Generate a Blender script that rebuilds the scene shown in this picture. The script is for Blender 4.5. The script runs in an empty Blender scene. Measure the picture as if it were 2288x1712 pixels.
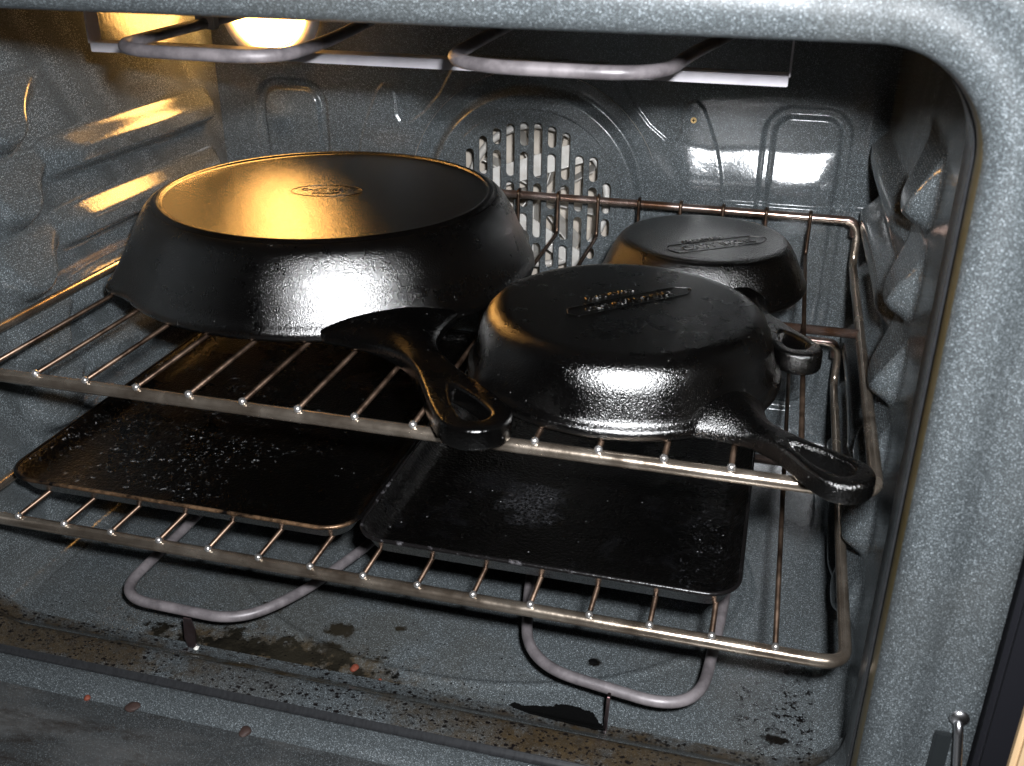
import bpy, bmesh, math, random
import numpy as np
from mathutils import Vector, Matrix
random.seed(4); rng = np.random.default_rng(7)
S = bpy.context.scene; COL = S.collection
PI = math.pi
# ------------------------------------------------------------------ camera
cam_d = bpy.data.cameras.new("camera"); cam = bpy.data.objects.new("camera", cam_d); COL.objects.link(cam)
cam.location = (0.4571, -0.5095, 0.2888); cam.rotation_euler = (1.1218, -0.0082, 0.2595)
cam_d.sensor_fit = 'HORIZONTAL'; cam_d.sensor_width = 36; cam_d.lens = 35.9
cam_d.clip_start = 0.01; cam_d.clip_end = 50
cam_d.dof.use_dof = True; cam_d.dof.focus_distance = 0.80; cam_d.dof.aperture_fstop = 16
S.camera = cam
# ------------------------------------------------------------------ world (dim room), flash
w = bpy.data.worlds.new("World"); S.world = w; w.use_nodes = True
w.node_tree.nodes["Background"].inputs[0].default_value = (0.9, 0.8, 0.7, 1)
w.node_tree.nodes["Background"].inputs[1].default_value = 0.002
fl = bpy.data.lights.new("flash", 'AREA'); fl.shape = 'DISK'; fl.size = 0.034; fl.energy = 10.0; fl.color = (0.93, 0.96, 1.0)
flo = bpy.data.objects.new("flash", fl); COL.objects.link(flo); flo.location = (0.497, -0.50, 0.345)
flo.rotation_euler = (Vector((0.30, 0.2, 0.0)) - Vector(flo.location)).to_track_quat('-Z', 'Y').to_euler()
S.view_settings.view_transform = 'Standard'; S.view_settings.look = 'None'
S.view_settings.exposure = 0.25; S.view_settings.gamma = 1; S.view_settings.use_curve_mapping = False
S.render.engine = 'CYCLES'
S.cycles.caustics_reflective = True; S.cycles.blur_glossy = 0.0
S.cycles.sample_clamp_indirect = 60; S.cycles.sample_clamp_direct = 0

# ------------------------------------------------------------------ node helpers
class NT:
    def __init__(s, name):
        s.m = bpy.data.materials.new(name); s.m.use_nodes = True; s.t = s.m.node_tree
        s.b = s.t.nodes["Principled BSDF"]; s.co = s.t.nodes.new("ShaderNodeTexCoord").outputs["Object"]
    def n(s, typ, **k):
        o = s.t.nodes.new(typ)
        for a, v in k.items(): setattr(o, a, v)
        return o
    def l(s, a, b):
        if hasattr(a, 'is_output') or hasattr(a, 'links'): s.t.links.new(a, b)
        else: b.default_value = a
    def noise(s, scale, detail=2, rough=.5, co=None, out="Fac", vec=None, dist=0):
        o = s.n("ShaderNodeTexNoise"); o.inputs["Scale"].default_value = scale; o.inputs["Detail"].default_value = detail
        o.inputs["Roughness"].default_value = rough; o.inputs["Distortion"].default_value = dist
        s.t.links.new(co or s.co, o.inputs["Vector"]); return o.outputs[out]
    def scaled(s, v, loc=(0, 0, 0)):
        o = s.n("ShaderNodeMapping"); o.inputs["Scale"].default_value = v; o.inputs["Location"].default_value = loc
        s.t.links.new(s.co, o.inputs["Vector"]); return o.outputs[0]
    def voro(s, scale, out="Distance", co=None, rnd=1):
        o = s.n("ShaderNodeTexVoronoi"); o.inputs["Scale"].default_value = scale; o.inputs["Randomness"].default_value = rnd
        s.t.links.new(co or s.co, o.inputs["Vector"]); return o.outputs[out]
    def ramp(s, f, pts):
        o = s.n("ShaderNodeValToRGB"); e = o.color_ramp.elements
        while len(e) < len(pts): e.new(.5)
        for i, (p, c) in enumerate(pts):
            e[i].position = p; e[i].color = (*c, 1) if hasattr(c, '__len__') else (c, c, c, 1)
        s.t.links.new(f, o.inputs[0]); return o.outputs[0]
    def mr(s, f, a, b, c=0., d=1.):
        o = s.n("ShaderNodeMapRange"); s.l(f, o.inputs[0])
        for i, v in enumerate((a, b, c, d)): o.inputs[i+1].default_value = v
        return o.outputs[0]
    def math(s, op, a, b=0.):
        o = s.n("ShaderNodeMath", operation=op); s.l(a, o.inputs[0]); s.l(b, o.inputs[1]); return o.outputs[0]
    def mix(s, f, a, b, mode='MIX'):
        o = s.n("ShaderNodeMix", data_type='RGBA', blend_type=mode)
        s.l(f, o.inputs[0])
        for v, i in ((a, 6), (b, 7)):
            if isinstance(v, tuple): o.inputs[i].default_value = (*v[:3], 1)
            else: s.t.links.new(v, o.inputs[i])
        return o.outputs[2]
    def bump(s, h, strength, dist, prev=None):
        o = s.n("ShaderNodeBump"); o.inputs["Strength"].default_value = strength; o.inputs["Distance"].default_value = dist
        s.t.links.new(h, o.inputs["Height"])
        if prev is not None: s.t.links.new(prev, o.inputs["Normal"])
        s.t.links.new(o.outputs[0], s.b.inputs["Normal"]); return o.outputs[0]
    def set(s, **k):
        for a, v in k.items():
            a = {'base': "Base Color", 'rough': "Roughness", 'metal': "Metallic", 'spec': "Specular IOR Level", 'coat': "Coat Weight", 'coatr': "Coat Roughness"}[a]
            if isinstance(v, tuple): v = (*v, 1)
            if hasattr(v, 'links'): s.t.links.new(v, s.b.inputs[a])
            else: s.b.inputs[a].default_value = v
    def blob(s, cx, cy, rx, ry, amp=.6, sc=60, soft=.25, thr=1., rot=0., ax=(0, 1)):
        """irregular stain mask: 1 inside a noise-edged ellipse in the object's own plane"""
        sp = s.n("ShaderNodeSeparateXYZ"); s.t.links.new(s.co, sp.inputs[0])
        u = s.math('SUBTRACT', sp.outputs[ax[0]], cx); v = s.math('SUBTRACT', sp.outputs[ax[1]], cy)
        c, q = math.cos(rot), math.sin(rot)
        uu = s.math('ADD', s.math('MULTIPLY', u, c / rx), s.math('MULTIPLY', v, q / rx))
        vv = s.math('ADD', s.math('MULTIPLY', u, -q / ry), s.math('MULTIPLY', v, c / ry))
        d = s.math('SQRT', s.math('ADD', s.math('MULTIPLY', uu, uu), s.math('MULTIPLY', vv, vv)))
        nz = s.mr(s.noise(sc, 5, .65), .3, .7, -amp, amp)
        return s.mr(s.math('ADD', d, nz), thr + soft, thr - soft)

def enamel(name, stains=None, dark=1.0, rough=.16):
    t = NT(name)
    def flecks(sc, lo, hi, thr):
        c = t.n("ShaderNodeSeparateColor"); t.t.links.new(t.voro(sc, "Color"), c.inputs[0])
        return t.math('MULTIPLY', t.mr(t.voro(sc), hi, lo), t.mr(c.outputs[0], thr, 1.0))
    base = t.mix(t.noise(14, 3), (.040*dark, .0455*dark, .048*dark), (.056*dark, .062*dark, .064*dark))
    base = t.mix(t.math('MULTIPLY', flecks(2100, .2, .55, .3), .55), base, (.30, .34, .36))
    base = t.mix(t.math('MULTIPLY', flecks(1250, .18, .5, .45), .85), base, (.40*dark, .45*dark, .48*dark))
    base = t.mix(t.math('MULTIPLY', flecks(640, .10, .26, .80), .6), base, (.62*dark, .68*dark, .70*dark))
    base = t.mix(t.math('MULTIPLY', flecks(900, .2, .5, .6), .8), base, (.010, .012, .014))
    base = t.mix(t.mr(t.noise(7, 4, .6), .5, .75, 0, .35), base, (.055, .050, .042))
    rg = t.mr(t.noise(18, 4, .6), .3, .75, rough*.7, rough*1.9)
    t.spec = .55 if name != 'speckled_enamel_frame' else .3
    if stains: base, rg = stains(t, base, rg)
    t.set(base=base, rough=rg, spec=t.spec)
    n = t.bump(t.noise(260, 2, .5), .22, .0006)
    n = t.bump(t.noise(1200, 1), .25, .00025, n)
    if getattr(t, 'mask', None) is not None:
        t.bump(t.math('MULTIPLY', t.mask, t.noise(260, 5, .7)), .8, .0016, n)
    return t.m

def floor_stains(t, base, rg):
    film = t.blob(.22, -.018, .5, .03, .5, 30, .4)
    base = t.mix(t.math('MULTIPLY', film, .35), base, (.035, .028, .016))
    br = t.blob(.137, .012, .085, .022, .9, 55, .5)
    base = t.mix(t.math('MULTIPLY', br, .85), base, t.mix(t.noise(110, 5, .7), (.010, .007, .003), (.085, .050, .016)))
    bk = t.blob(.135, .021, .072, .013, 1.3, 70, .22)
    base = t.mix(bk, base, (.0020, .0018, .0014))
    for c in ((.176, .056, .011, .009), (.177, .036, .008, .006), (.114, .067, .010, .006), (.369, .073, .0045, .0045), (.30, -.004, .010, .003), (.06, .10, .004, .003), (.22, .07, .004, .003), (.50, .03, .012, .004)):
        k = t.blob(*c, .5, 160, .25); base = t.mix(k, base, (.006, .005, .004))
    hz = t.blob(.15, .05, .10, .05, .8, 25, .6)
    base = t.mix(t.math('MULTIPLY', hz, .35), base, (.05, .042, .028))
    sp = t.n("ShaderNodeSeparateColor"); t.t.links.new(t.voro(330, "Color"), sp.inputs[0])
    dots = t.math('MULTIPLY', t.mr(t.voro(330), .33, .2), t.math('GREATER_THAN', sp.outputs[0], .80))
    near = t.blob(.16, .02, .22, .05, .5, 30, .6)
    base = t.mix(t.math('MULTIPLY', dots, near), base, (.004, .003, .003))
    cr = t.blob(.52, .045, .035, .05, .8, 60, .4)
    dz = t.math('MULTIPLY', cr, t.mr(t.noise(220, 4, .7), .52, .58))
    base = t.mix(dz, base, (.005, .004, .004))
    mk = t.math('MAXIMUM', br, bk); t.mask = mk; rg = t.mix(mk, rg, (.75, .75, .75)); t.spec = t.mr(mk, 0, 1, .55, .06)
    return base, rg

def lip_stains(t, base, rg):
    # burnt-on crumbs, brown grease on the sill of the opening (ledge at the bottom)
    sp0 = t.n("ShaderNodeSeparateXYZ"); t.t.links.new(t.co, sp0.inputs[0])
    low = t.mr(sp0.outputs[2], -.190, -.200)
    inb = t.math('MULTIPLY', low, t.mr(sp0.outputs[1], -.047, -.040))
    for (c, r, g) in ((-.04, .12, .9), (.46, .16, .9), (.33, .09, .5), (.13, .05, .25)):
        k = t.math('MULTIPLY', t.blob(c, -.025, r, .03, .5, 55, .35), inb)
        base = t.mix(t.math('MULTIPLY', k, .85*g), base, t.mix(t.noise(160, 3), (.060, .036, .011), (.008, .005, .003)))
    for sc, th, r0 in ((330, .50, .36), (190, .66, .38)):
        sp = t.n("ShaderNodeSeparateColor"); co = t.scaled((1, 1.3, 1)); t.t.links.new(t.voro(sc, "Color", co), sp.inputs[0])
        wob = t.math('ADD', t.voro(sc, "Distance", co), t.mr(t.noise(700, 2), .3, .7, -.16, .16))
        d = t.math('MULTIPLY', t.mr(wob, r0, r0-.1), t.math('GREATER_THAN', sp.outputs[0], th))
        base = t.mix(t.math('MULTIPLY', t.math('MULTIPLY', d, inb), t.mr(t.noise(25, 3), .30, .42)), base, (.005, .004, .004))
    ck = t.math('MULTIPLY', t.mr(t.noise(90, 6, .75, co=t.scaled((1, 3.2, 1))), .60, .635), inb)
    base = t.mix(ck, base, (.010, .007, .005))
    # brown rim of the opening (burn and painted lens fringe) is a separate material
    return base, rg

M = {}
M['enamel'] = enamel("speckled_enamel", None, 1.25, .09)
M['enamel_floor'] = enamel("speckled_enamel_floor", floor_stains, 1.22, .12)
M['enamel_frame'] = enamel("speckled_enamel_frame", lip_stains, .80, .36)
M['enamel_back'] = enamel("speckled_enamel_back", None, 1.12, .125)

def gloss_coat(t, base, rg, n, ior):
    # oiled black iron: Fresnel mix of a dark diffuse body and a short-tailed (Beckmann) gloss
    df = t.n("ShaderNodeBsdfDiffuse"); t.t.links.new(base, df.inputs[0]); t.t.links.new(n, df.inputs["Normal"])
    gl = t.n("ShaderNodeBsdfGlossy", distribution='BECKMANN'); gl.inputs[0].default_value = (1, .98, .96, 1)
    t.t.links.new(rg, gl.inputs["Roughness"]); t.t.links.new(n, gl.inputs["Normal"])
    fr = t.n("ShaderNodeFresnel"); fr.inputs[0].default_value = ior; t.t.links.new(n, fr.inputs["Normal"])
    mx = t.n("ShaderNodeMixShader"); t.t.links.new(fr.outputs[0], mx.inputs[0]); t.t.links.new(df.outputs[0], mx.inputs[1]); t.t.links.new(gl.outputs[0], mx.inputs[2])
    out = [q for q in t.t.nodes if q.type == 'OUTPUT_MATERIAL'][0]; t.t.links.new(mx.outputs[0], out.inputs["Surface"])
    t.t.nodes.remove(t.b)
def cast_iron(name, rough=.34, b=1.0, brushed=False, scale=520, ior=1.65):
    t = NT(name)
    h1 = t.noise(scale, 3, .6); h2 = t.voro(scale*1.35)
    base = t.mix(t.noise(40, 4, .6), (.0005, .0005, .00055), (.0019, .0017, .0016))
    rg = t.mr(t.noise(35, 5, .65), .3, .72, rough*.82, rough*1.2)
    sp = t.n("ShaderNodeSeparateColor"); t.t.links.new(t.voro(230, "Color"), sp.inputs[0])
    lint = t.math('MULTIPLY', t.mr(t.voro(230), .10, .05), t.math('GREATER_THAN', sp.outputs[0], .90))
    base = t.mix(lint, base, (.28, .27, .26))
    n = t.bump(h1, 1.0*b, .0009)
    n = t.bump(h2, .6*b, .0005, n)
    if brushed:
        n = t.bump(t.noise(60, 6, .7, co=t.scaled((1, 7, 1))), .22, .0004, n)
    gloss_coat(t, base, rg, n, ior)
    return t.m
M['iron_side'] = cast_iron("cast_iron_pebbled", .29, .34, scale=900, ior=2.2)
M['iron_top'] = cast_iron("cast_iron_worn_base", .21, .28, True, 1000, 1.85)
M['iron_rough'] = cast_iron("cast_iron_small", .30, .55, scale=850, ior=1.9)
M['iron_small_top'] = cast_iron("cast_iron_small_base", .42, .8, scale=800, ior=2.3)
M['iron_smooth'] = cast_iron("cast_iron_handle", .28, .25)

def steel(name, c1, c2, r1, r2, sc=30, met=.9):
    t = NT(name)
    f = t.mr(t.noise(sc, 5, .65), .35, .65)
    t.set(base=t.mix(f, c1, c2), metal=1.0, rough=t.mr(t.noise(sc*2, 4), .3, .7, r1, r2))
    t.bump(t.noise(420, 3), .25, .0003)
    t.b.inputs['Metallic'].default_value = met
    return t.m
M['bar'] = steel("tarnished_nickel", (.26, .20, .15), (.58, .49, .40), .14, .30)
M['bar_back'] = steel("browned_nickel", (.28, .14, .08), (.58, .46, .42), .16, .28)
M['wire'] = steel("dark_wire", (.05, .03, .02), (.15, .10, .07), .28, .46)
M['weld'] = steel("weld_bead", (.7, .66, .62), (.85, .82, .8), .22, .3)
M['bright_steel'] = steel("bracket_steel", (.50, .47, .50), (.62, .59, .62), .40, .55)
M['bright_steel'].node_tree.nodes["Principled BSDF"].inputs["Metallic"].default_value = .35
M['galv'] = steel("aluminised_steel", (.56, .52, .47), (.70, .68, .64), .5, .65, 60, .3)
t = NT("element_sheath"); t.set(base=t.mix(t.mr(t.noise(38, 6, .7), .38, .62), (.10, .088, .092), (.22, .195, .20)), rough=t.mr(t.noise(50, 4), .3, .7, .35, .6), metal=.2); t.bump(t.noise(500, 2), .1, .0003); M['sheath'] = t.m
t = NT("foot_steel"); t.set(base=t.mix(t.noise(120, 3), (.24, .15, .14), (.45, .38, .40)), rough=.3, metal=1.); M['foot'] = t.m
t = NT("fan_chamber"); t.set(base=t.mix(t.noise(70, 4), (.44, .37, .30), (.58, .53, .46)), rough=.6)
t.bump(t.voro(650), .3, .0005); M['fan'] = t.m
t = NT("black_gloss_trim"); t.set(base=(.008, .008, .010), rough=.35); M['black'] = t.m
t = NT("dark_slot"); t.set(base=(.008, .010, .011), rough=.5); M['slot'] = t.m
t = NT("beige_wood"); t.set(base=t.mix(t.noise(30, 4, .6, co=t.scaled((8, 8, 1))), (.50, .33, .17), (.62, .44, .26)), rough=.5); M['wood'] = t.m
t = NT("brass_screw"); t.set(base=(.65, .45, .2), rough=.3, metal=1.); M['brass'] = t.m
t = NT("chrome"); t.set(base=(.80, .78, .80), rough=.25, metal=1.); M['chrome'] = t.m
t = NT("char"); t.set(base=(.0015, .0015, .0015), rough=.8, spec=.08); t.bump(t.noise(300, 5, .7), .8, .001); M['char'] = t.m
t = NT("red_crumb"); t.set(base=(.16, .035, .016), rough=.7); M['red'] = t.m
t = NT("brown_crumb"); t.set(base=(.035, .018, .014), rough=.7); M['brown'] = t.m
t = NT("white_crumb"); t.set(base=(.75, .72, .66), rough=.6); M['white'] = t.m
# baking trays
def tray_mat(name, film):
    t = NT(name)
    base = t.mix(t.noise(22, 5, .65), (.0004, .0004, .0004), (.0018, .0016, .0015))
    if film:
        k = t.math('MULTIPLY', t.blob(.00, .12, .075, .085, 1.3, 30, .5), t.mr(t.noise(230, 6, .8), .60, .66))
        base = t.mix(k, base, (.45, .45, .45))
    else:
        k = t.math('MULTIPLY', t.blob(.312, .105, .018, .020, .7, 60, .5), t.mr(t.noise(400, 5, .75), .45, .65)); base = t.mix(k, base, (.06, .06, .065))  # sheen smear painted in as a patch of lighter mottles
        k = t.math('MULTIPLY', t.mr(t.noise(28, 6, .7, dist=1.0), .54, .70), .6); base = t.mix(k, base, (.007, .007, .008))
        k = t.math('MULTIPLY', t.blob(.445, .12, .02, .12, .7, 30, .5), t.mr(t.noise(300, 5, .8), .60, .70)); base = t.mix(k, base, (.10, .10, .11))
    sp = t.n("ShaderNodeSeparateColor"); t.t.links.new(t.voro(200, "Color"), sp.inputs[0])
    lint = t.math('MULTIPLY', t.mr(t.voro(200), .12, .05), t.math('GREATER_THAN', sp.outputs[0], .93))
    base = t.mix(lint, base, (.4, .4, .4))
    n = t.bump(t.noise(150, 5, .65), .6, .0008)
    n = t.bump(t.noise(420, 3, .6), .9, .0010, n)
    gloss_coat(t, base, t.mr(t.noise(16, 5, .7), .35, .65, .20, .42), n, 1.6)
    return t.m
M['tray_a'] = tray_mat("seasoned_tray_greasy", True); M['tray_b'] = tray_mat("seasoned_tray", False)
t = NT("tray_rim_worn"); sp = t.n("ShaderNodeSeparateXYZ"); t.t.links.new(t.co, sp.inputs[0])
t.set(base=t.mix(t.math('MULTIPLY', t.math('MULTIPLY', t.mr(t.noise(45, 5, .7), .42, .58), t.mr(sp.outputs[1], .035, .022)), t.mr(sp.outputs[0], -.05, -.02)), (.006, .005, .005), (.34, .20, .11)), rough=.35, metal=.7); t.bump(t.noise(300, 3), .3, .0005); M['rim_worn'] = t.m
t = NT("tray_rim_black"); t.set(base=t.mix(t.mr(t.noise(60, 5, .7), .58, .7), (.008, .007, .007), (.2, .19, .2)), rough=.25, metal=.3); t.bump(t.noise(240, 4), .6, .0007); M['rim_black'] = t.m
def door_stains(t, base, rg):
    st = t.mr(t.noise(9, 4, .55, co=t.scaled((1, 2.4, 1)), dist=.6), .46, .70)
    base = t.mix(.55, base, (.014, .012, .011))
    base = t.mix(t.math('MULTIPLY', st, .55), base, (.10, .098, .095))
    dk = t.mr(t.noise(16, 6, .7, co=t.scaled((1, 3, 1))), .55, .7)
    return t.mix(t.math('MULTIPLY', dk, .8), base, (.014, .009, .006)), t.mr(t.noise(8, 4), .3, .7, .10, .40)
M['door'] = enamel("door_liner", door_stains, 1.0, .2)
def emis(name, col, s):
    t = NT(name); t.set(base=(.9, .85, .7), rough=.2); t.b.inputs["Emission Color"].default_value = (*col, 1); t.b.inputs["Emission Strength"].default_value = s; return t.m
M['lamp'] = emis("lit_glass", (1., .50, .13), 30.0)

# ------------------------------------------------------------------ object helpers
def link(name, me, mat, parent=None, smooth=True, loc=None):
    o = bpy.data.objects.new(name, me); COL.objects.link(o)
    if mat is not None: me.materials.append(mat)
    if smooth: me.polygons.foreach_set('use_smooth', [True]*len(me.polygons))
    if loc is not None: o.location = loc
    if parent is not None:
        o.parent = parent
        if loc is None:  # mesh authored in world coordinates
            o.matrix_parent_inverse = Matrix.Translation(Vector([0, 0, 0])) @ WM(parent).inverted()
    return o
def WM(o):
    m = Matrix.LocRotScale(o.location, o.rotation_euler, (1, 1, 1))
    return WM(o.parent) @ o.matrix_parent_inverse @ m if o.parent else m
def thing(name, label, cat, loc=(0, 0, 0), rotz=0, group=None):
    o = bpy.data.objects.new(name, None); COL.objects.link(o); o.location = loc; o.rotation_euler = (0, 0, rotz)
    o.empty_display_size = .02; o['label'] = label; o['category'] = cat
    if group: o['group'] = group
    return o
def tag(o, label, cat, group=None):
    o['label'] = label; o['category'] = cat
    if group: o['group'] = group
    return o
def mesh(name, v, f):
    me = bpy.data.meshes.new(name); me.from_pydata([tuple(map(float, p)) for p in v], [], f); me.update(); return me
def fillet(pts, r, closed=False, seg=8):
    P = [Vector(p) for p in pts]; n = len(P); out = []
    for i in range(n):
        if not closed and i in (0, n-1): out.append(P[i]); continue
        a, b, c = P[i-1], P[i], P[(i+1) % n]
        rr = r[i] if hasattr(r, '__len__') else r
        d1 = (a-b); d2 = (c-b); l = min(rr, d1.length*.49, d2.length*.49)
        if l < 1e-6: out.append(b); continue
        s, e = b+d1.normalized()*l, b+d2.normalized()*l
        for k in range(seg+1):
            u = k/seg; out.append(s*(1-u)**2 + b*2*u*(1-u) + e*u*u)
    return out
def tube_geo(pts, r, closed=False, seg=12, V=None, F=None, cap=True):
    V = [] if V is None else V; F = [] if F is None else F
    P = [Vector(p) for p in pts]; n = len(P); base = len(V)
    T = []
    for i in range(n):
        a = P[i-1] if (i > 0 or closed) else P[i]; b = P[(i+1) % n] if (i < n-1 or closed) else P[i]
        T.append((b-a).normalized())
    up = Vector((0, 0, 1)) if abs(T[0].z) < .9 else Vector((1, 0, 0))
    N = T[0].cross(up).normalized()
    for i in range(n):
        N = (N - T[i]*N.dot(T[i])).normalized(); B = T[i].cross(N)
        rr = r[i] if hasattr(r, '__len__') else r
        for k in range(seg):
            a = 2*PI*k/seg; V.append(P[i] + N*math.cos(a)*rr + B*math.sin(a)*rr)
    m = n if closed else n-1
    for i in range(m):
        j = (i+1) % n
        for k in range(seg):
            q = (k+1) % seg
            F.append((base+i*seg+k, base+i*seg+q, base+j*seg+q, base+j*seg+k))
    if cap and not closed:
        F.append(tuple(base+k for k in range(seg))[::-1]); F.append(tuple(base+(n-1)*seg+k for k in range(seg)))
    return V, F
def tube(name, pts, r, mat, parent=None, closed=False, seg=12, loc=None):
    V, F = tube_geo(pts, r, closed, seg); me = mesh(name, V, F)
    bm = bmesh.new(); bm.from_mesh(me); bmesh.ops.recalc_face_normals(bm, faces=bm.faces); bm.to_mesh(me); bm.free()
    return link(name, me, mat, parent, True, loc)
def box(name, c, s, mat, parent=None, bev=.001, rot=(0, 0, 0)):
    bm = bmesh.new(); bmesh.ops.create_cube(bm, size=1)
    bmesh.ops.scale(bm, vec=s, verts=bm.verts)
    if bev: bmesh.ops.bevel(bm, geom=bm.edges[:], offset=bev, segments=2, affect='EDGES')
    bmesh.ops.transform(bm, matrix=Matrix.Translation(c) @ Matrix.Rotation(rot[2], 4, 'Z') @ Matrix.Rotation(rot[1], 4, 'Y') @ Matrix.Rotation(rot[0], 4, 'X'), verts=bm.verts)
    me = bpy.data.meshes.new(name); bm.to_mesh(me); bm.free()
    return link(name, me, mat, parent, False)
def sphere(name, c, r, mat, parent=None, sc=(1, 1, 1), seg=16):
    bm = bmesh.new(); bmesh.ops.create_uvsphere(bm, u_segments=seg, v_segments=seg//2+2, radius=r)
    bmesh.ops.scale(bm, vec=sc, verts=bm.verts); bmesh.ops.translate(bm, vec=c, verts=bm.verts)
    me = bpy.data.meshes.new(name); bm.to_mesh(me); bm.free(); return link(name, me, mat, parent)
def lathe_geo(prof, n, ang=None):
    V = []; F = []
    for (r, z) in prof:
        for k in range(n):
            a = 2*PI*k/n; V.append([r*math.cos(a), r*math.sin(a), z])
    for i in range(len(prof)-1):
        for k in range(n):
            q = (k+1) % n; F.append((i*n+k, i*n+q, (i+1)*n+q, (i+1)*n+k))
    return V, F
def curve2d(name, outlines, extrude, bevel=0., res=3):
    cu = bpy.data.curves.new(name, 'CURVE'); cu.dimensions = '2D'; cu.fill_mode = 'BOTH'
    cu.extrude = extrude; cu.bevel_depth = bevel; cu.bevel_resolution = res; cu.offset = -bevel
    for pts in outlines:
        sp = cu.splines.new('POLY'); sp.points.add(len(pts)-1); sp.use_cyclic_u = True
        for i, p in enumerate(pts): sp.points[i].co = (p[0], p[1], 0, 1)
    o = bpy.data.objects.new(name, cu); COL.objects.link(o)
    dg = bpy.context.evaluated_depsgraph_get(); me = bpy.data.meshes.new_from_object(o.evaluated_get(dg))
    bpy.data.objects.remove(o); bpy.data.curves.remove(cu); me.name = name; return me
def text_mesh(name, body, size, extrude, bevel=0.):
    cu = bpy.data.curves.new(name, 'FONT'); cu.body = body; cu.size = size; cu.extrude = extrude; cu.bevel_depth = bevel
    cu.align_x = 'CENTER'; cu.align_y = 'CENTER'
    o = bpy.data.objects.new(name, cu); COL.objects.link(o)
    dg = bpy.context.evaluated_depsgraph_get(); me = bpy.data.meshes.new_from_object(o.evaluated_get(dg))
    bpy.data.objects.remove(o); bpy.data.curves.remove(cu); me.materials.clear(); return me
def sstep(x, a, b):
    t = np.clip((x-a)/(b-a), 0, 1); return t*t*(3-2*t)
def chaikin(P, n=3):
    P = np.array(P, float)
    for _ in range(n):
        Q = np.roll(P, -1, 0); P = np.stack([P*.75+Q*.25, P*.25+Q*.75], 1).reshape(-1, 2)
    return P
def sdf(poly, X, Y):
    """signed distance to polygon, negative inside"""
    P = np.array(poly); Q = np.roll(P, -1, 0); d = np.full(X.shape, 1e9); ins = np.zeros(X.shape, bool)
    for (ax, ay), (bx, by) in zip(P, Q):
        ex, ey = bx-ax, by-ay; L = ex*ex+ey*ey+1e-18
        t = np.clip(((X-ax)*ex+(Y-ay)*ey)/L, 0, 1)
        d = np.minimum(d, np.hypot(X-ax-t*ex, Y-ay-t*ey))
        c = ((ay > Y) != (by > Y)) & (X < ex*(Y-ay)/(ey+1e-18)+ax); ins ^= c
    return np.where(ins, -d, d)
def rrect(x0, x1, y0, y1, r, n=10):
    out = []
    for cx, cy, a0 in ((x1-r, y0+r, -PI/2), (x1-r, y1-r, 0), (x0+r, y1-r, PI/2), (x0+r, y0+r, PI)):
        for k in range(n+1):
            a = a0 + PI/2*k/n; out.append((cx+r*math.cos(a), cy+r*math.sin(a)))
    return out
def grid_mesh(name, A, B, fn, mask=None, flip=False):
    """A,B 1-D arrays -> vertex grid; fn(A2,B2)->xyz"""
    a, b = np.meshgrid(A, B, indexing='ij'); X, Y, Z = fn(a, b)
    V = np.stack([X, Y, Z], -1).reshape(-1, 3); nb = len(B)
    i, j = np.meshgrid(np.arange(len(A)-1), np.arange(nb-1), indexing='ij')
    q = np.stack([i*nb+j, (i+1)*nb+j, (i+1)*nb+j+1, i*nb+j+1], -1)
    if mask is not None: q = q[mask(a, b)[:-1, :-1]]
    q = q.reshape(-1, 4)
    if flip: q = q[:, ::-1]
    me = bpy.data.meshes.new(name); me.vertices.add(len(V)); me.vertices.foreach_set('co', V.ravel())
    me.loops.add(q.size); me.loops.foreach_set('vertex_index', q.ravel())
    me.polygons.add(len(q)); me.polygons.foreach_set('loop_start', np.arange(len(q))*4); me.polygons.foreach_set('loop_total', np.full(len(q), 4))
    me.update(calc_edges=True); me.validate(); return me

# ================================================================== OVEN
XL, XR, YB, ZF, ZC = -.1005, .5450, .440, -.220, .248
XC = (XL+XR)/2
oven = thing('oven', 'built in oven with grey speckled enamel cavity standing open', 'oven', (XC, .1, ZF))
# ---- side walls with embossed rack guides
LOBE = [(.182, .108), (.168, .092), (.152, .078), (.149, .068), (.138, .056), (.120, .053), (.102, .060), (.092, .080), (.090, .102), (.104, .116), (.145, .118), (.178, .118)]
P0 = .0572
def wall_h(y, z):
    h = np.zeros_like(y)
    lobe = chaikin([(a, b-.114) for a, b in LOBE], 3)
    for k in range(-3, 4):
        z0 = k*P0
        d = sdf(lobe, y, z-z0); near = np.abs(z-z0+.03) < .07
        hl = .016*sstep(-d, -.005, .008)*(1-sstep(z-z0, -.050, -.004))
        h = np.where(near, np.maximum(h, hl), h)
        if k < 3:
            yy = np.clip(y, .17, .402)
            zz = z-(z0-.021)
            # stadium: sloping upper face, steep lower face
            ends = np.hypot(np.maximum(np.abs(y-.286)-.118, 0), 0)
            up = np.clip((.0155-np.hypot(np.maximum(zz-.004, 0), ends))/.0145, 0, 1); up = np.where(up > .9, .9+.1*np.sin((up-.9)*5*PI), up); up = .55*up+.45*up*up*(3-2*up)
            dn = sstep(-np.hypot(np.maximum(-zz-.006, 0), ends*1.6), -.010, -.001)
            hg = .0135*np.where(zz > 0, up, dn)*sstep(y, .145, .205)
            h = np.maximum(h, hg)
    h *= sstep(z, ZF+.005, ZF+.035)
    for _ in range(7):   # round every pressed edge
        p = np.pad(h, 1, mode='edge'); h = (p[:-2, 1:-1]+p[2:, 1:-1]+p[1:-1, :-2]+p[1:-1, 2:]+2*h)/6
    return h
def fil(d, r):  # fillet inset for distance d from a corner
    return np.where(d < r, r-np.sqrt(np.maximum(r*r-(r-d)**2, 0)), 0)
A = np.linspace(-.004, YB-.0005, 330); B = np.linspace(ZF, ZC, 360)
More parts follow.
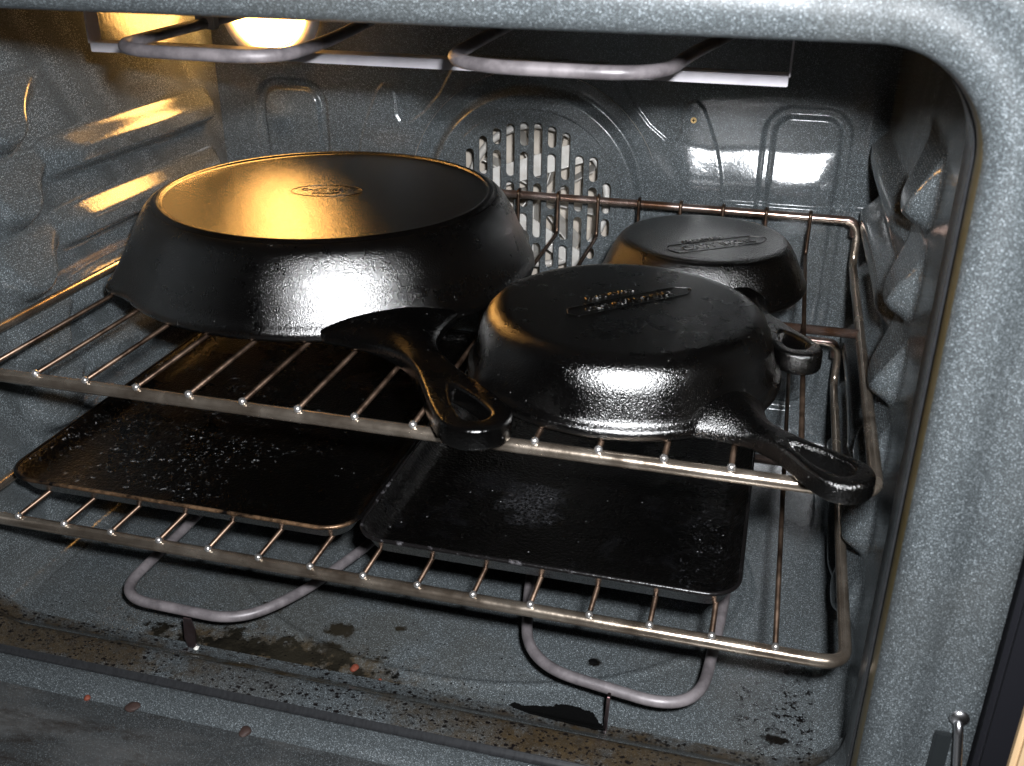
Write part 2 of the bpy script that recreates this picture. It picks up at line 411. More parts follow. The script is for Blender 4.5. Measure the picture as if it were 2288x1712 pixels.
for side, nm in ((-1, 'left'), (1, 'right')):
    x0 = XL if side < 0 else XR
    def fn(y, z, x0=x0, side=side):
        h = wall_h(y, z) + fil(z-ZF, .022) + .0012*np.sin(y*19+z*13)
        return x0 - side*h, y, z
    sw = link('side_wall', grid_mesh('side_wall', A, B, fn, flip=(side > 0)), M['enamel'], oven)
# ---- back wall
FX, FZ = .2285, .016
plate = [(FX+.182*math.cos(math.radians(a)), .02+.182*math.sin(math.radians(a))) for a in range(-60, 30, 5)]
plate += [(.386, .114), (.379, .121), (.371, .118), (.367, .107), (.367, .092), (.363, .085), (.354, .084), (.338, .096), (.322, .114), (.309, .138), (.300, .150)]
left_p = [(2*FX-x, z) for x, z in plate]; plate = plate + left_p[::-1]
plate = np.array(plate)
def back_h(x, z):
    h = np.zeros_like(x)
    d = sdf(plate, x, z); h += .0016*sstep(-d, -.0008, .0008)
    r = np.hypot(x-FX, z-FZ-.003)
    h += .0080*sstep(r, .1072, .0995)
    h -= .0012*np.exp(-((r-.1085)/.002)**2)
    for s in (0, 1):
        xa, xb = (.445, .512) if s else (2*FX-.512, 2*FX-.445)
        dd = sdf(rrect(xa, xb, -.17, .115, .020), x, z)
        h -= .0042*(sstep(np.abs(dd), .0066, .0022))
    h += .0030*sstep(z, .0335, .0305)*sstep(x, .405, .425)
    # gentle bulges and hollows shaped to put flash highlights on wall and small skillet
    win = sstep(x, .330, .385)*(1-sstep(x, .490, .530))
    zs = np.array([-.2, 0, .012, .032, .046, .058, .078, .0870, .110, .120, .138, .160, .3])
    sl = np.array([0, 0, .20, .20, 0, -.225, -.262, .012, .040, .040, -.06, 0, 0])
    zf = np.linspace(-.2, .3, 1001); hf = np.cumsum(np.interp(zf, zs, sl))*.0005
    h += np.interp(z+.003*np.sin(x*31+.8)+.0012*np.sin(x*83), zf, hf)*win*(1-.13*np.cos((x-.43)*48+z*30))
    h += .36*(x-.455)**2/.95*win*sstep(z, -.02, .03)*(1-sstep(z, .118, .150))
    h += .006*np.exp(-((x-.531)/.012)**2-((z-.120)/.022)**2)
    h += .004*np.exp(-((x-.507)/.010)**2-((z+.048)/.020)**2)
    h += .004*np.exp(-((x+.035)/.016)**2-((z-.083)/.012)**2)
    h += .0008*np.sin(x*17+1)*np.sin(z*21)
    h += fil(z-ZF, .022)
    return h
A2 = np.linspace(XL-.002, XR+.002, 560); B2 = np.linspace(ZF, ZC, 410)
RHOLE = .0865
bw = link('back_wall', grid_mesh('back_wall', A2, B2, lambda x, z: (x, YB-back_h(x, z), z), mask=lambda x, z: np.hypot(x-FX, z-FZ) > RHOLE), M['enamel_back'], oven)
# fan cover with slots (one pressed plate)
outer = [(.090*math.cos(2*PI*k/160), .090*math.sin(2*PI*k/160)) for k in range(160)]
slots = []
RS, SW, PER = .0785, .0041, .0592
for i in range(-6, 7):
    cx = (i-.5)*.01345
    hmax = math.sqrt(max(RS*RS-cx*cx, 0))
    off = .0395-FZ if i % 2 else .069-FZ
    for n in range(-4, 4):
        z1, z0 = off+n*PER-.0026, off+(n-1)*PER+.0026
        z1, z0 = min(z1, hmax), max(z0, -hmax)
        if z1-z0 < .0095: continue
        s = [(cx+SW*math.cos(a), z1-SW+SW*math.sin(a)) for a in np.linspace(0, PI, 9)] + [(cx+SW*math.cos(a), z0+SW+SW*math.sin(a)) for a in np.linspace(PI, 2*PI, 9)]
        slots.append(s)
me = curve2d('fan_cover', [outer]+slots, .0006, .0003, 1)
me.transform(Matrix.Translation((FX, YB-.0097-.0012, FZ)) @ Matrix.Rotation(PI/2, 4, 'X')); fc = link('fan_cover', me, M['enamel_back'], oven, False)
# hub ring joining cover to wall
V, F = lathe_geo([(.0905, 0), (.0902, .004), (.0870, .012), (.0860, .03)], 96); me = mesh('fan_collar', V, F); me.transform(Matrix.Translation((FX, YB-.0101, FZ)) @ Matrix.Rotation(-PI/2, 4, 'X')); link('fan_collar', me, M['enamel_back'], oven)
# fan chamber, heating coil, fan
me = curve2d('fan_chamber', [[(.125*math.cos(2*PI*k/64), .125*math.sin(2*PI*k/64)) for k in range(64)]], .0006)
me.transform(Matrix.Translation((FX, YB+.052, FZ)) @ Matrix.Rotation(PI/2, 4, 'X')); link('fan_chamber', me, M['fan'], oven, False)
V, F = lathe_geo([(.125, 0), (.125, .06)], 64); me = mesh('chamber_wall', V, F); me.transform(Matrix.Translation((FX, YB-.004, FZ)) @ Matrix.Rotation(-PI/2, 4, 'X')); link('chamber_wall', me, M['fan'], oven)
tube('convection_element', [(FX+.070*math.cos(a), YB+.018, FZ+.070*math.sin(a)) for a in np.linspace(0, 2*PI, 64, endpoint=False)], .0036, M['galv'], oven, True)
False and tube('convection_element', [(FX+.052*math.cos(a), YB+.022, FZ-.004+.052*math.sin(a)) for a in np.linspace(0, 2*PI, 64, endpoint=False)], .0036, M['galv'], oven, True)
V = []; F = []
for k in range(9):
    a = 2*PI*k/9+.2; b = a+.30
    for (r0, aa, yy) in ((.012, a, .020), (.064, b, .012), (.064, b+.05, .046), (.012, a, .046)):
        V.append((FX+r0*math.cos(aa), YB+yy, FZ+r0*math.sin(aa)))
    F.append((4*k, 4*k+1, 4*k+2, 4*k+3))
me = mesh('fan_blades', V, F); fo = link('fan', me, M['galv'], oven, False); m_ = fo.modifiers.new('s', 'SOLIDIFY'); m_.thickness = .0012
box('fan_bracket', (FX+.01, YB+.010, FZ+.036), (.14, .0015, .020), M['galv'], oven, 0, (0, -.35, 0))
box('fan_bracket', (FX-.005, YB+.012, FZ-.030), (.13, .0015, .018), M['galv'], oven, 0, (0, .55, 0))
# screw on the tab
bm = bmesh.new(); bmesh.ops.create_cone(bm, cap_ends=True, segments=20, radius1=.0034, radius2=.0026, depth=.0022)
bmesh.ops.transform(bm, matrix=Matrix.Translation((.3775, YB-.0034, .1035)) @ Matrix.Rotation(PI/2, 4, 'X'), verts=bm.verts); me = bpy.data.meshes.new('screw'); bm.to_mesh(me); bm.free()
sc_ = link('screw', me, M['brass'], oven, False)
box('screw_slot', (.3775, YB-.0046, .1035), (.0030, .0004, .0007), M['char'], sc_, 0); box('screw_slot', (.3775, YB-.0046, .1035), (.0007, .0005, .0030), M['char'], sc_, 0)
# ---- floor and ceiling
def floor_fn(x, y):
    z = np.full(x.shape, ZF)
    z = z + .0035*sstep(np.abs(x-.5315), .006, .0015)*sstep(y, .045, .07)*-1
    z = z + .0035*sstep(np.abs(x-(2*XC-.5315)), .006, .0015)*sstep(y, .045, .07)*-1
    z = z + .0015*np.sin(x*9)*np.sin(y*11)
    z = z + fil(x-XL, .02)*.0
    d = .0066-y; z = z + .0140*(sstep(d, -.004, .024)*.4+np.clip(d/.0200, 0, 1)*.6)
    # shallow pressed ring
    r = np.hypot((x-.25)/1.35, y-.19); z = z + .0016*sstep(np.abs(r-.165), .005, .001)
    return x, y, np.minimum(z, -.2062)
link('cavity_floor', grid_mesh('cavity_floor', np.linspace(XL, XR, 340), np.linspace(-.016, YB, 260), floor_fn), M['enamel_floor'], oven)
link('cavity_ceiling', grid_mesh('cavity_ceiling', np.linspace(XL, XR, 20), np.linspace(-.01, YB, 20), lambda x, y: (x, y, np.full(x.shape, ZC)), flip=True), M['enamel'], oven)
# ---- front frame: profile swept round the opening
prof = [(.008, .0100), (-.006, .0092), (-.0120, .0040), (-.0138, .0016), (-.0165, .0004), (-.0200, 0), (-.030, 0), (-.0395, 0), (-.0405, .0004), (-.0412, .0030), (-.0462, .0032), (-.0468, .0008), (-.0480, .0006), (-.0505, .0008), (-.0600, .0014), (-.0645, .0034), (-.0675, .0075), (-.0688, .0130), (-.0682, .0190), (-.0655, .0245), (-.0620, .0290), (-.0606, .0335), (-.0612, .0380), (-.0632, .0430), (-.0640, .0460)]
profR = prof + [(-.0640, .0500), (-.0620, .0530), (-.0500, .0540), (0.02, .0540)]
profT = prof + [(-.0640, .16), (-.062, .163), (0, .163)]
OX0, OX1, OZ0, OZ1, RO = 2*XC-.5355, .5355, -.2045, .2335, .046
def frame_mesh():
    pts = rrect(OX0, OX1, OZ0, OZ1, RO, 20)
    cs = [(OX1-RO, OZ0+RO), (OX1-RO, OZ1-RO), (OX0+RO, OZ1-RO), (OX0+RO, OZ0+RO)]
    # densify straight runs
    base = []
    for ci, (cx, cz) in enumerate(cs):
        for k in range(21):
            a = -PI/2 + ci*PI/2 + PI/2*k/20; base.append((cx, cz, a))
    V = []; F = []; n = len(base); m = len(prof)+2
    for (cx, cz, a) in base:
        up = .5+.5*math.sin(a)
        for j, (y, o) in enumerate(prof):
            V.append((cx+(RO+o)*math.cos(a), y, cz+(RO+o)*math.sin(a)))
        # flat face out to the frame's outer edge
        for (y, ext) in ((-.0640, 0), (-.0600, .0015)):
            dx, dz = math.cos(a), math.sin(a)
            ox = (.5895-cx) if dx > 1e-6 else (cx-(2*XC-.5895)); oz = (.40-cz) if dz > 1e-6 else .055+cz-OZ0-.01
            tx = ox/abs(dx) if abs(dx) > 1e-6 else 1e9; tz = oz/abs(dz) if abs(dz) > 1e-6 else 1e9
            if dz < 0: tz = RO/ max(abs(dz), 1e-6)*1.0+.012
            tt = max(min(tx, tz), RO+.0465)
            V.append((cx+tt*dx, y, cz+tt*dz))
    for i in range(n):
        k = (i+1) % n
        for j in range(m-1): F.append((i*m+j, i*m+j+1, k*m+j+1, k*m+j))
    return mesh('front_frame', V, F)
ff = link('front_frame', frame_mesh(), M['enamel_frame'], oven)
t = NT("dark_gap"); t.set(base=t.mix(t.noise(150, 4, .6, co=t.scaled((3, 1, 1))), (.010, .010, .011), (.035, .036, .038)), rough=.22); ff.data.materials.append(t.m)  # dark streaky band round the opening
t = NT("burn_and_lens_fringe"); t.set(base=t.mix(t.noise(200, 3), (.055, .040, .014), (.10, .08, .04)), rough=.35); ff.data.materials.append(t.m)  # burnt edge plus the lens's brown colour fringe, painted as base colour
for p in ff.data.polygons:
    cx_, cy_ = p.center.x, p.center.y
    if -.0469 < cy_ < -.0396: p.material_index = 1
    elif -.0560 < cy_ <= -.0469 and cx_ > .50: p.material_index = 2
# side trim beyond the frame
box('side_trim', (.5990, -.0405, 0.02), (.0160, .06, .62), M['black'], oven, .003)
# ---- hinge catch at lower right of the frame
box('hinge_slot', (.5750, -.0640, -.124), (.0085, .0030, .040), M['slot'], oven, .0008)
hg = tube('hinge_arm', fillet([(.5795, -.058, -.091), (.5795, -.0695, -.092), (.5815, -.073, -.108), (.589, -.085, -.170)], .006), .0024, M['chrome'], oven)
sphere('hinge_pin', (.5800, -.0665, -.0910), .0050, M['chrome'], hg, (1, .5, 1), 20)
# ---- opened door lying below the opening
dr = box('door', (XC, -.2945, -.2210), (.70, .455, .024), M['door'], oven, .0015)
# ---- lamp
LX, LZ = -.034, .188
V, F = lathe_geo([(.052, 0), (.052, .006), (.049, .009), (.043, .010), (.040, .008), (.039, .002)], 64); me = mesh('bezel', V, F); me.transform(Matrix.Translation((LX, YB-.001, LZ)) @ Matrix.Rotation(PI/2, 4, 'X'))
lamp = link('lamp_glass', None or (lambda: (lambda b: b)(None))() or bpy.data.meshes.new('lamp_glass'), None, oven)
bm = bmesh.new(); bmesh.ops.create_uvsphere(bm, u_segments=32, v_segments=20, radius=.038); bmesh.ops.scale(bm, vec=(1, .62, 1), verts=bm.verts); bmesh.ops.translate(bm, vec=(LX, YB-.006, LZ), verts=bm.verts)
bm.to_mesh(lamp.data); bm.free(); lamp.data.materials.append(M['lamp']); lamp.data.polygons.foreach_set('use_smooth', [True]*len(lamp.data.polygons))
link('lamp_bezel', me, M['galv'], oven)
# ---- broiler element, its bracket and clamps
ZB = .2070
def loop(xa, xb, yb, yf, z, zf=None):
    return fillet([(xa, yb, z), (xa, yf, z), (xb, yf, z), (xb, yb, z)], .052, seg=14)
BL = [(.045, .43, ZB), (.070, .165, ZB), (.082, .010, ZB), (.190, .006, ZB), (.188, .075, ZB), (.135, .43, ZB)]
BR = [(.262, .43, ZB), (.272, .12, ZB), (.278, .016, ZB), (.396, .014, ZB), (.401, .09, ZB), (.455, .43, ZB)]
be = tube('broil_element', fillet(BL, [0, .02, .038, .050, .03, 0], seg=12), .0037, M['sheath'], oven)
tube('broil_element', fillet(BR, [0, .02, .045, .045, .03, 0], seg=12), .0037, M['sheath'], oven)
br = box('element_bracket', (XC, .127, .1893), (.468, .0012, .0058), M['bright_steel'], oven, .0004)
box('bracket_flange', (XC, .1355, .1920), (.468, .016, .0010), M['bright_steel'], br, .0003)
for x in (XC-.2345, XC+.2345):
    box('bracket_leg', (x, .133, .2200), (.0012, .014, .056), M['bright_steel'], br, .0003)
box('element_clamp', (.0725, .14, ZB+.002), (.014, .008, .012), M['galv'], be, .001)
# ---- bake element with its feet
ZE = -.1855
KL = [(.030, .42, ZE), (.020, .125, ZE), (.018, .010, ZE), (.120, .008, ZE), (.150, .050, ZE), (.177, .13, ZE), (.177, .42, ZE)]
KR = [(.307, .42, ZE), (.307, .124, ZE), (.330, .020, ZE), (.448, .002, ZE), (.456, .118, ZE), (.456, .42, ZE)]
k1 = tube('bake_element', fillet(KL, [0, .02, .030, .036, .03, .02, 0], seg=12), .0040, M['sheath'], oven)
k2 = tube('bake_element', fillet(KR, [0, .04, .038, .040, .03, 0], seg=12), .0040, M['sheath'], oven)
V = [(-.003, 0, 0), (.003, 0, 0), (.0055, 0, -.010), (.0045, 0, -.022), (.0016, 0, -.031), (-.0016, 0, -.031), (-.0045, 0, -.018)]
me = mesh('foot', V, [tuple(range(7))]); me.transform(Matrix.Translation((.0815, .004, ZE-.002)))
ft = link('element_foot', me, M['foot'], k1, False); ft.modifiers.new('s', 'SOLIDIFY').thickness = .0012
box('element_foot', (.390, .0035, ZE-.0150), (.0022, .0050, .033), M['foot'], k2, .0004, (0, .04, 0))
# kitchen cabinet beside the oven
cb = box('kitchen_cabinet', (.690, -.040, -.10), (.16, .05, .50), M['wood'], None, .003); tag(cb, 'pale wooden kitchen cabinet edge beside the oven', 'cabinet')

# ================================================================== RACKS
D = .0376; YK = .399
def make_rack(z, dy, label):
    r = thing('oven_rack', label, 'oven rack', (XC, .2, z), 0, 'wire racks slid into the oven')
    zb = z-.0055; xl, xr, h = -.0866, .5299, .034
    loop_pts = fillet([(xl, dy, zb), (xr, dy, zb), (xr, YK-.004, zb), (xr, YK+.001, zb+h+.004), (xl, YK+.001, zb+h+.004), (xl, YK-.004, zb)], [.016, .016, .010, .016, .016, .010], True, 8)
    # front bar is thicker
    rad = []
    for p in loop_pts: rad.append(.0044 if p[1] < dy+.002 else (.0040 if p[1] < dy+.03 else .0034))
    fr = tube('rack_frame', loop_pts, rad, M['bar'], r, True, 16)
    # the browned back rail is its own bar, welded on
    tube('back_rail', fillet([(xl+.003, YK+.0012, zb+h-.010), (xl+.003, YK+.0012, zb+h+.0042), (xr-.003, YK+.0012, zb+h+.0042), (xr-.003, YK+.0012, zb+h-.010)], .013), .0037, M['bar_back'], r)
    tube('cross_bar', [(xl, .232, zb), (xr, .232, zb)], .0036, M['bar_back'], r)
    for i in range(-1, 14):
        x = i*D
        p = fillet([(x, dy-.001, z), (x, YK-.0055, z), (x, YK-.0045, z+h+.003), (x, YK+.001, z+h+.004)], [0, .006, .003, 0], seg=5)
        wr = tube('wire', p, .0017, M['wire'], r, seg=8)
        sphere('weld', (x, dy-.0016, z+.0002), .0026, M['weld'], wr, seg=10)
    return r
make_rack(0.0, 0.0, 'upper wire oven rack carrying the upside down skillets')
make_rack(-.1155, -.0033, 'lower wire oven rack carrying the two black trays')

# ================================================================== SKILLETS
def skillet_body(prof, spouts, h, n=300):
    # resample profile finely
    P = [Vector((a, 0, b)) for a, b in prof]; out = []
    for i in range(len(P)-1):
        L = (P[i+1]-P[i]).length; k = max(1, int(L/.003))
        for j in range(k): q = P[i].lerp(P[i+1], j/k); out.append((q.x, q.z))
    out.append(prof[-1]); V, F = lathe_geo(out, n)
    for v in V:
        r = math.hypot(v[0], v[1])
        if r < 1e-5: continue
        a = math.atan2(v[1], v[0]); zz = min(max(v[2]/h, 0), 1)
        add = 0
        for (sa, amp, wd) in spouts:
            da = (a-sa+PI) % (2*PI)-PI
            f = max(0, 1-zz/.85)**1.3
            add += amp*math.exp(-(da/wd)**2)*f
        s = (r+add)/r; v[0] *= s; v[1] *= s
    me = mesh('skillet_body', V, F)
    bm = bmesh.new(); bm.from_mesh(me); bmesh.ops.remove_doubles(bm, verts=bm.verts, dist=1e-5); bmesh.ops.recalc_face_normals(bm, faces=bm.faces); bm.to_mesh(me); bm.free()
    return me
def smooth_prof(pts, keep=()):
    return pts
def handle_mesh(u0, u1, wroot, wneck, wtip, uneck, hole, thick, zc, root_h, rim):
    """outline in (u,v): flared root, narrow neck, teardrop end with a hole"""
    N = 60; top = []
    rt = wtip/2
    for i in range(N+1):
        u = u0+(u1-rt-u0)*i/N
        if u < uneck:
            t = min((uneck-u)/(uneck-rim), 1); wv = wneck/2+(wroot-wneck)/2*t**2.3
        else:
            t = min((u-uneck)/(u1-rt-uneck), 1); t = t*t*(3-2*t); wv = wneck/2+(wtip-wneck)/2*t
        top.append((u, wv))
    tip = [(u1-rt+rt*math.cos(a), rt*math.sin(a)) for a in np.linspace(PI/2, -PI/2, 22)[1:-1]]
    out = top+tip+[(u, -v) for u, v in top[::-1]]
    ha, hb, hw = hole; hr = hw/2
    hol = [(hb-hr+hr*math.cos(a), hr*math.sin(a)) for a in np.linspace(-PI/2, PI/2, 16)]
    K = 12
    hol += [(hb-hr-(hb-hr-ha)*k/K, hr*math.cos(PI/2*k/K)**.8*(1-.0*k)) for k in range(1, K)]
    hol += [(ha, 0)] + [(hb-hr-(hb-hr-ha)*k/K, -hr*math.cos(PI/2*k/K)**.8) for k in range(K-1, 0, -1)]
    me = curve2d('handle', [out, hol], thick/2-.0028, .0028, 4)
    bm = bmesh.new(); bm.from_mesh(me)
    bmesh.ops.remove_doubles(bm, verts=bm.verts, dist=1e-6)
    # cut the n-gon caps across so that the root can swell
    for k in range(1, 16):
        u = u0+(uneck*1.05-u0)*k/15
        g = bm.verts[:]+bm.edges[:]+bm.faces[:]
        bmesh.ops.bisect_plane(bm, geom=g, plane_co=(u, 0, 0), plane_no=(1, 0, 0))
    for k in (-3, -2, -1, -.5, 0, .5, 1, 2, 3):
        g = bm.verts[:]+bm.edges[:]+bm.faces[:]
        bmesh.ops.bisect_plane(bm, geom=g, plane_co=(0, k*wneck/6, 0), plane_no=(0, 1, 0))
    for v in bm.verts:
        u, q, z = v.co
        t = min(max((uneck-u)/(uneck-rim), 0), 1.25)
        wv = wneck/2+(wroot-wneck)/2*min(t, 1)**2.3
        if z > 0: z = z*(1-.9*min(t*1.6, 1)*min(abs(q)/wv, 1)**2.5)
        if z > 0: v.co.z = z+root_h*t*t*max(0, 1-(abs(q)/(wv*1.05))**2)
        v.co.z += zc
    me2 = bpy.data.meshes.new('handle'); bm.to_mesh(me2); bm.free(); return me2
def add_badge(parent, z, cx, cy, ang, L, W, lines, kind, mat):
    outs = []
    if kind == 'oval': o = [(L/2*math.cos(a), W/2*math.sin(a)) for a in np.linspace(0, 2*PI, 64, endpoint=False)]
    else: o = [(-L/2, 0), (-L/2+W*.25, W/2), (L/2-W*.5, W/2), (L/2, W*.12), (L/2, -W*.12), (L/2-W*.5, -W/2), (-L/2+W*.25, -W/2)]
    if kind == 'oval': pts = [Vector((a, b, 0)) for a, b in o]
    else: pts = fillet([(a, b, 0) for a, b in o], W*.12, True, 4)
    V, F = tube_geo(pts, .00032, True, 6)
    me = mesh('badge', V, F); T = Matrix.Translation((cx, cy, z)) @ Matrix.Rotation(ang, 4, 'Z')
    me.transform(T); b = link('badge_outline', me, mat, parent, True, (0, 0, 0))
    for (body, size, dy) in lines:
        tm = text_mesh('lettering', body, size, .0003, .0001); tm.transform(T @ Matrix.Translation((0, dy, 0)))
        link('lettering', tm, mat, parent, False, (0, 0, 0))

def rot2(dx, dy, a): return (dx*math.cos(a)+dy*math.sin(a), -dx*math.sin(a)+dy*math.cos(a))
# --- large skillet
H = .0645
ha = math.radians(-51.8)
big = thing('skillet', 'large upside down cast iron skillet with amber lamp glow on its flat base', 'skillet', (.1015, .2480, .0032), ha, 'upside down cast iron skillets')
prof = [(.002, H-.0045), (.1200, H-.0045), (.1480, .016), (.1620, .004), (.1640, .0006), (.1670, 0), (.1698, .0010), (.1708, .0040), (.1700, .0080), (.1676, .0105), (.1655, .0150), (.1600, .0290), (.1545, .0420), (.1500, .0500), (.1462, .0560), (.1425, .0600), (.1392, .0620), (.1368, .0628), (.1358, .0640), (.1345, H), (.1330, H), (.1317, .0640), (.1312, .0628), (.1290, .0624), (.06, .0626), (.0005, .0626)]
me = skillet_body(prof, [(PI/2, .011, .10), (-PI/2, .011, .10)], H)
bd = link('skillet_body', me, M['iron_side'], big, True, (0, 0, 0)); me.materials.append(M['iron_top'])
me.polygons.foreach_set('material_index', [1 if (p.center.z > .0615 and math.hypot(p.center.x, p.center.y) < .139) else 0 for p in me.polygons])
link('handle', handle_mesh(.142, .350, .100, .0240, .0440, .246, (.286, .337, .018), .0145, .0080, .003, .168), M['iron_smooth'], big, True, (0, 0, 0))
cxy = rot2(.1005-.1015, .2480-.2480, ha)
add_badge(big, .0628, cxy[0], cxy[1], math.radians(14)-ha, .058, .034, [("CAST IRON", .0085, .0035), ("SKILLET", .0062, -.0065)], 'oval', M['iron_top'])
# --- medium skillet
H = .0455
hb = math.radians(-41.8)
midk = thing('skillet', 'medium upside down cast iron skillet at the front, handle over the rack corner', 'skillet', (.372, .105, .0032), hb, 'upside down cast iron skillets')
prof = [(.002, H-.004), (.078, H-.004), (.090, .010), (.0960, .0012), (.0985, 0), (.1015, .0005), (.1026, .0025), (.1026, .0060), (.1016, .0078), (.0996, .0088), (.0985, .0110), (.0965, .0200), (.0945, .0290), (.0925, .0345), (.0900, .0392), (.0865, .0428), (.0825, .0448), (.078, .0456), (.05, .0458), (.0005, .0458)]
me = skillet_body(prof, [(PI/2+.1, .010, .13), (-PI/2-.15, .010, .13)], H)
link('skillet_body', me, M['iron_side'], midk, True, (0, 0, 0))
link('handle', handle_mesh(.082, .2000, .056, .0185, .0330, .142, (.146, .188, .0165), .0125, .0075, .007, .100), M['iron_rough'], midk, True, (0, 0, 0))
cxy = rot2(.374-.372, .1125-.105, hb)
add_badge(midk, .0459, cxy[0], cxy[1], math.atan2(.073, .074)-hb-.02, .096, .015, [("CAST IRON SKILLET", .0078, 0)], 'hex', M['iron_smooth'])
tm = text_mesh('lettering', "MADE IN USA", .0060, .0005, .0001); tm.transform(Matrix.Translation((cxy[0], cxy[1], .0459)) @ Matrix.Rotation(math.atan2(.073, .074)-hb-.02, 4, 'Z') @ Matrix.Translation((-.006, .0155, 0))); link('lettering', tm, M['iron_smooth'], midk, False, (0, 0, 0))
# --- small skillet
H = .0385
hc = math.radians(-63.0)
sml = thing('skillet', 'small upside down cast iron skillet at the back, base bright with flash', 'skillet', (.4060, .2905, .0032), hc, 'upside down cast iron skillets')
prof = [(.002, H-.004), (.055, H-.004), (.070, .010), (.0770, .0012), (.0795, 0), (.0822, .0005), (.0832, .0025), (.0832, .0050), (.0820, .0068), (.0800, .0100), (.0768, .0180), (.0730, .0260), (.0700, .0310), (.0672, .0348), (.0645, .0370), (.0610, .0380), (.055, .0382), (.03, .0382), (.0005, .0382)]
me = skillet_body(prof, [(PI/2, .006, .16), (-PI/2, .006, .16)], H)
link('skillet_body', me, M['iron_rough'], sml, True, (0, 0, 0)); me.materials.append(M['iron_small_top'])
me.polygons.foreach_set('material_index', [1 if (p.center.z > .0372 and math.hypot(p.center.x, p.center.y) < .064) else 0 for p in me.polygons])
link('handle', handle_mesh(.062, .1880, .044, .0180, .0300, .125, (.144, .176, .0150), .0150, .0090, .004, .083), M['iron_rough'], sml, True, (0, 0, 0))
cxy = rot2(.418-.406, .273-.2905, hc)
add_badge(sml, .0383, cxy[0], cxy[1], math.atan2(.049, .070)-hc+.03, .088, .019, [("CAST IRON", .0125, -.001)], 'hex', M['iron_smooth'])
tm = text_mesh('lettering', "MADE IN USA", .0058, .0005, .0001); tm.transform(Matrix.Translation((cxy[0], cxy[1], .0383)) @ Matrix.Rotation(math.atan2(.049, .070)-hc+.03, 4, 'Z') @ Matrix.Translation((-.006, .0135, 0))); link('lettering', tm, M['iron_smooth'], sml, False, (0, 0, 0))

# ================================================================== TRAYS
def tray(x0, x1, y0, y1, z, hgt, label, mat, rmat, r=.026):
    cx, cy = (x0+x1)/2, (y0+y1)/2
    T = thing('baking_tray', label, 'baking tray', (cx, cy, z), 0, 'black trays on the lower rack')
    # profile: offset from outer edge inward, height
    pr = [(.012, 0), (.009, .0006), (.0025, hgt-.003), (0.0, hgt-.0018), (0, hgt-.0004), (.0012, hgt), (.0030, hgt-.0006), (.0075, hgt-.006), (.0125, .0028), (.017, .0016), (.030, .0014)]
    V = []; F = []; n = None
    for (o, zz) in pr:
        rr = max(r-o, .004); loop = rrect(x0+o, x1-o, y0+o, y1-o, rr, 10); n = len(loop)
        V += [(a, b, z+zz) for a, b in loop]
    for i in range(len(pr)-1):
        for k in range(n): q = (k+1) % n; F.append((i*n+k, i*n+q, (i+1)*n+q, (i+1)*n+k))
    F.append(tuple((len(pr)-1)*n+k for k in range(n))); F.append(tuple(range(n))[::-1])
    me = mesh('tray_pan', V, F)
    link('tray_pan', me, mat, T)
    tube('rolled_rim', [(a, b, z+hgt-.0006) for a, b in rrect(x0+.0009, x1-.0009, y0+.0009, y1-.0009, r-.0009, 10)], .0015, rmat, T, True, 8)
    return T
ZT = -.1155+.0019
tray(-.0690, .2080, .0180, .372, ZT, .0135, 'left black baking tray with browned front rim and flecks of grease', M['tray_a'], M['rim_worn'])
tray(.2102, .4650, .0130, .372, ZT, .0150, 'right black baking tray under the medium skillet', M['tray_b'], M['rim_black'], .022)

# ================================================================== CRUMBS
def crumb(x, y, z, r, mat, label, flat=.6, grp=None, seed=0):
    bm = bmesh.new(); bmesh.ops.create_icosphere(bm, subdivisions=3, radius=r); rr = random.Random(seed)
    ph = [rr.uniform(0, 6) for _ in range(6)]
    for v in bm.verts:
        n = v.co.normalized(); k = 1+.16*math.sin(2*n.x+ph[0])+.12*math.sin(3*n.y+ph[1]+n.x)+.08*math.sin(6*n.z+ph[2]+4*n.x)
        v.co = Vector((v.co.x*k, v.co.y*k, v.co.z*k*flat))
    me = bpy.data.meshes.new('crumb'); bm.to_mesh(me); bm.free()
    o = link('crumb', me, mat, None, True, (x, y, z+r*flat*.8)); tag(o, label, 'crumb', grp); return o
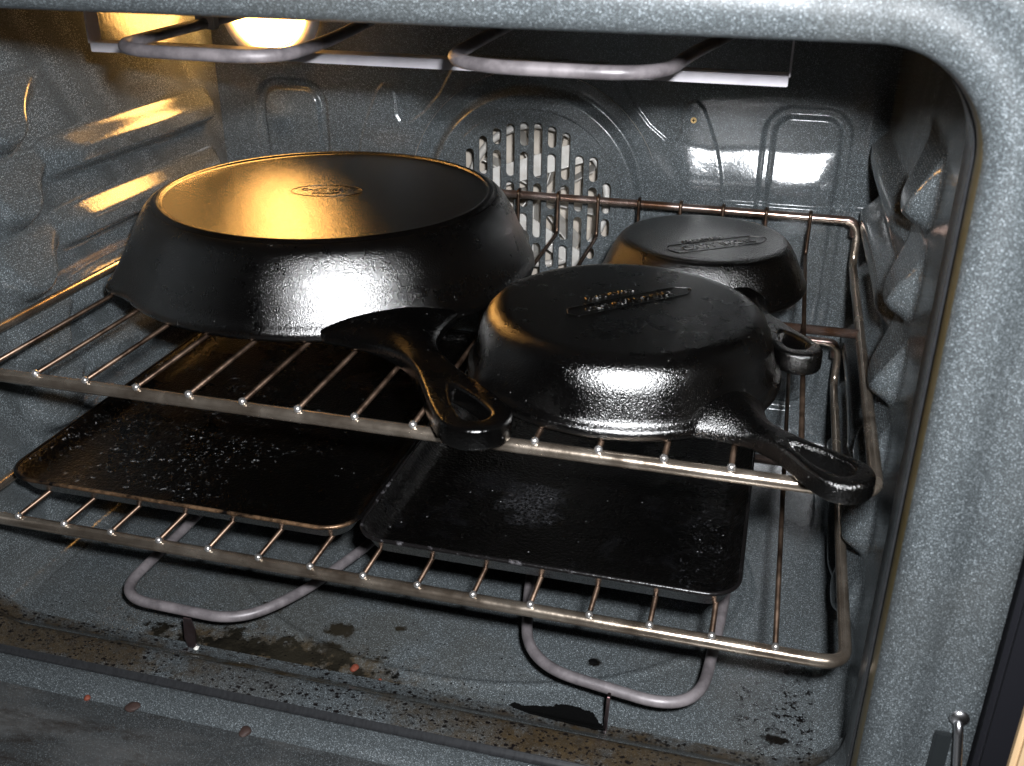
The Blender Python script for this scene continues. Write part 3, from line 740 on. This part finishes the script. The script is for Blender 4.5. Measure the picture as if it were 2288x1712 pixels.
# charred flake: ragged thin black sheet on the floor
pts = [(.3215, .0085), (.3245, .0125), (.3330, .0110), (.3400, .0135), (.3480, .0145), (.3540, .0185), (.3640, .0200), (.3730, .0185), (.3800, .0160), (.3815, .0120), (.3860, .0085), (.3885, .0040), (.3900, -.0020), (.3850, -.0050), (.3700, -.0020), (.3560, .0000), (.3420, .0030), (.3280, .0060)]
P2 = []
for i, p in enumerate(pts):
    q = pts[(i+1) % len(pts)]
    for k in range(5):
        t_ = k/5; P2.append((p[0]*(1-t_)+q[0]*t_+rng.normal(0, .0005), p[1]*(1-t_)+q[1]*t_+rng.normal(0, .0005)))
me = curve2d('charred_flake', [P2], .0007)
bm = bmesh.new(); bm.from_mesh(me)
for yy in (-.003, .0, .003, .006, .009, .012):
    bmesh.ops.bisect_plane(bm, geom=bm.verts[:]+bm.edges[:]+bm.faces[:], plane_co=(0, yy, 0), plane_no=(0, 1, 0))
for v in bm.verts:
    d_ = .0066-v.co.y; q_ = min(max((d_+.004)/.028, 0), 1); v.co.z += -.2153+.0140*(q_*q_*(3-2*q_)*.4+min(max(d_/.02, 0), 1)*.6)
bm.to_mesh(me); bm.free()
fk = link('charred_flake', me, M['char'], None, False); tag(fk, 'large ragged black charred flake on the oven floor near the front sill', 'burnt food flake')
crumb(.203, .0185, -.2195, .0030, M['red'], 'red crumb on the oven floor beside the brown burnt stain', .6, seed=1)
crumb(.225, .0130, -.2195, .0012, M['red'], 'tiny red crumb right of the larger red crumb', .6, seed=2)
crumb(.0850, .004, -.2185, .0026, M['white'], 'white crumb at the bottom of the left element foot', 1.1, seed=3)
crumb(.124, -.004, -.2160, .0015, M['white'], 'white crumb by the brown burnt stain near the sill', 1., seed=4)
crumb(.044, .004, -.2190, .0013, M['white'], 'white crumb left of the left element foot', .6, seed=5)
crumb(.080, -.0675, -.2092, .0046, M['brown'], 'round brown blob of burnt food on the door seam at left', .5, seed=6)
crumb(.045, -.0675, -.2092, .0022, M['red'], 'small reddish crumb on the door seam near the left edge', .6, seed=7)
crumb(.163, -.0675, -.2092, .0040, M['brown'], 'flat brown blob of burnt food on the door seam in the middle', .4, seed=8)
crumb(.137, -.1300, -.2092, .0030, M['white'], 'white crumb lying on the opened oven door', 1., seed=9)
crumb(.369, .073, -.2205, .0032, M['char'], 'round black burnt drop on the oven floor inside the right element loop', .35, seed=10)
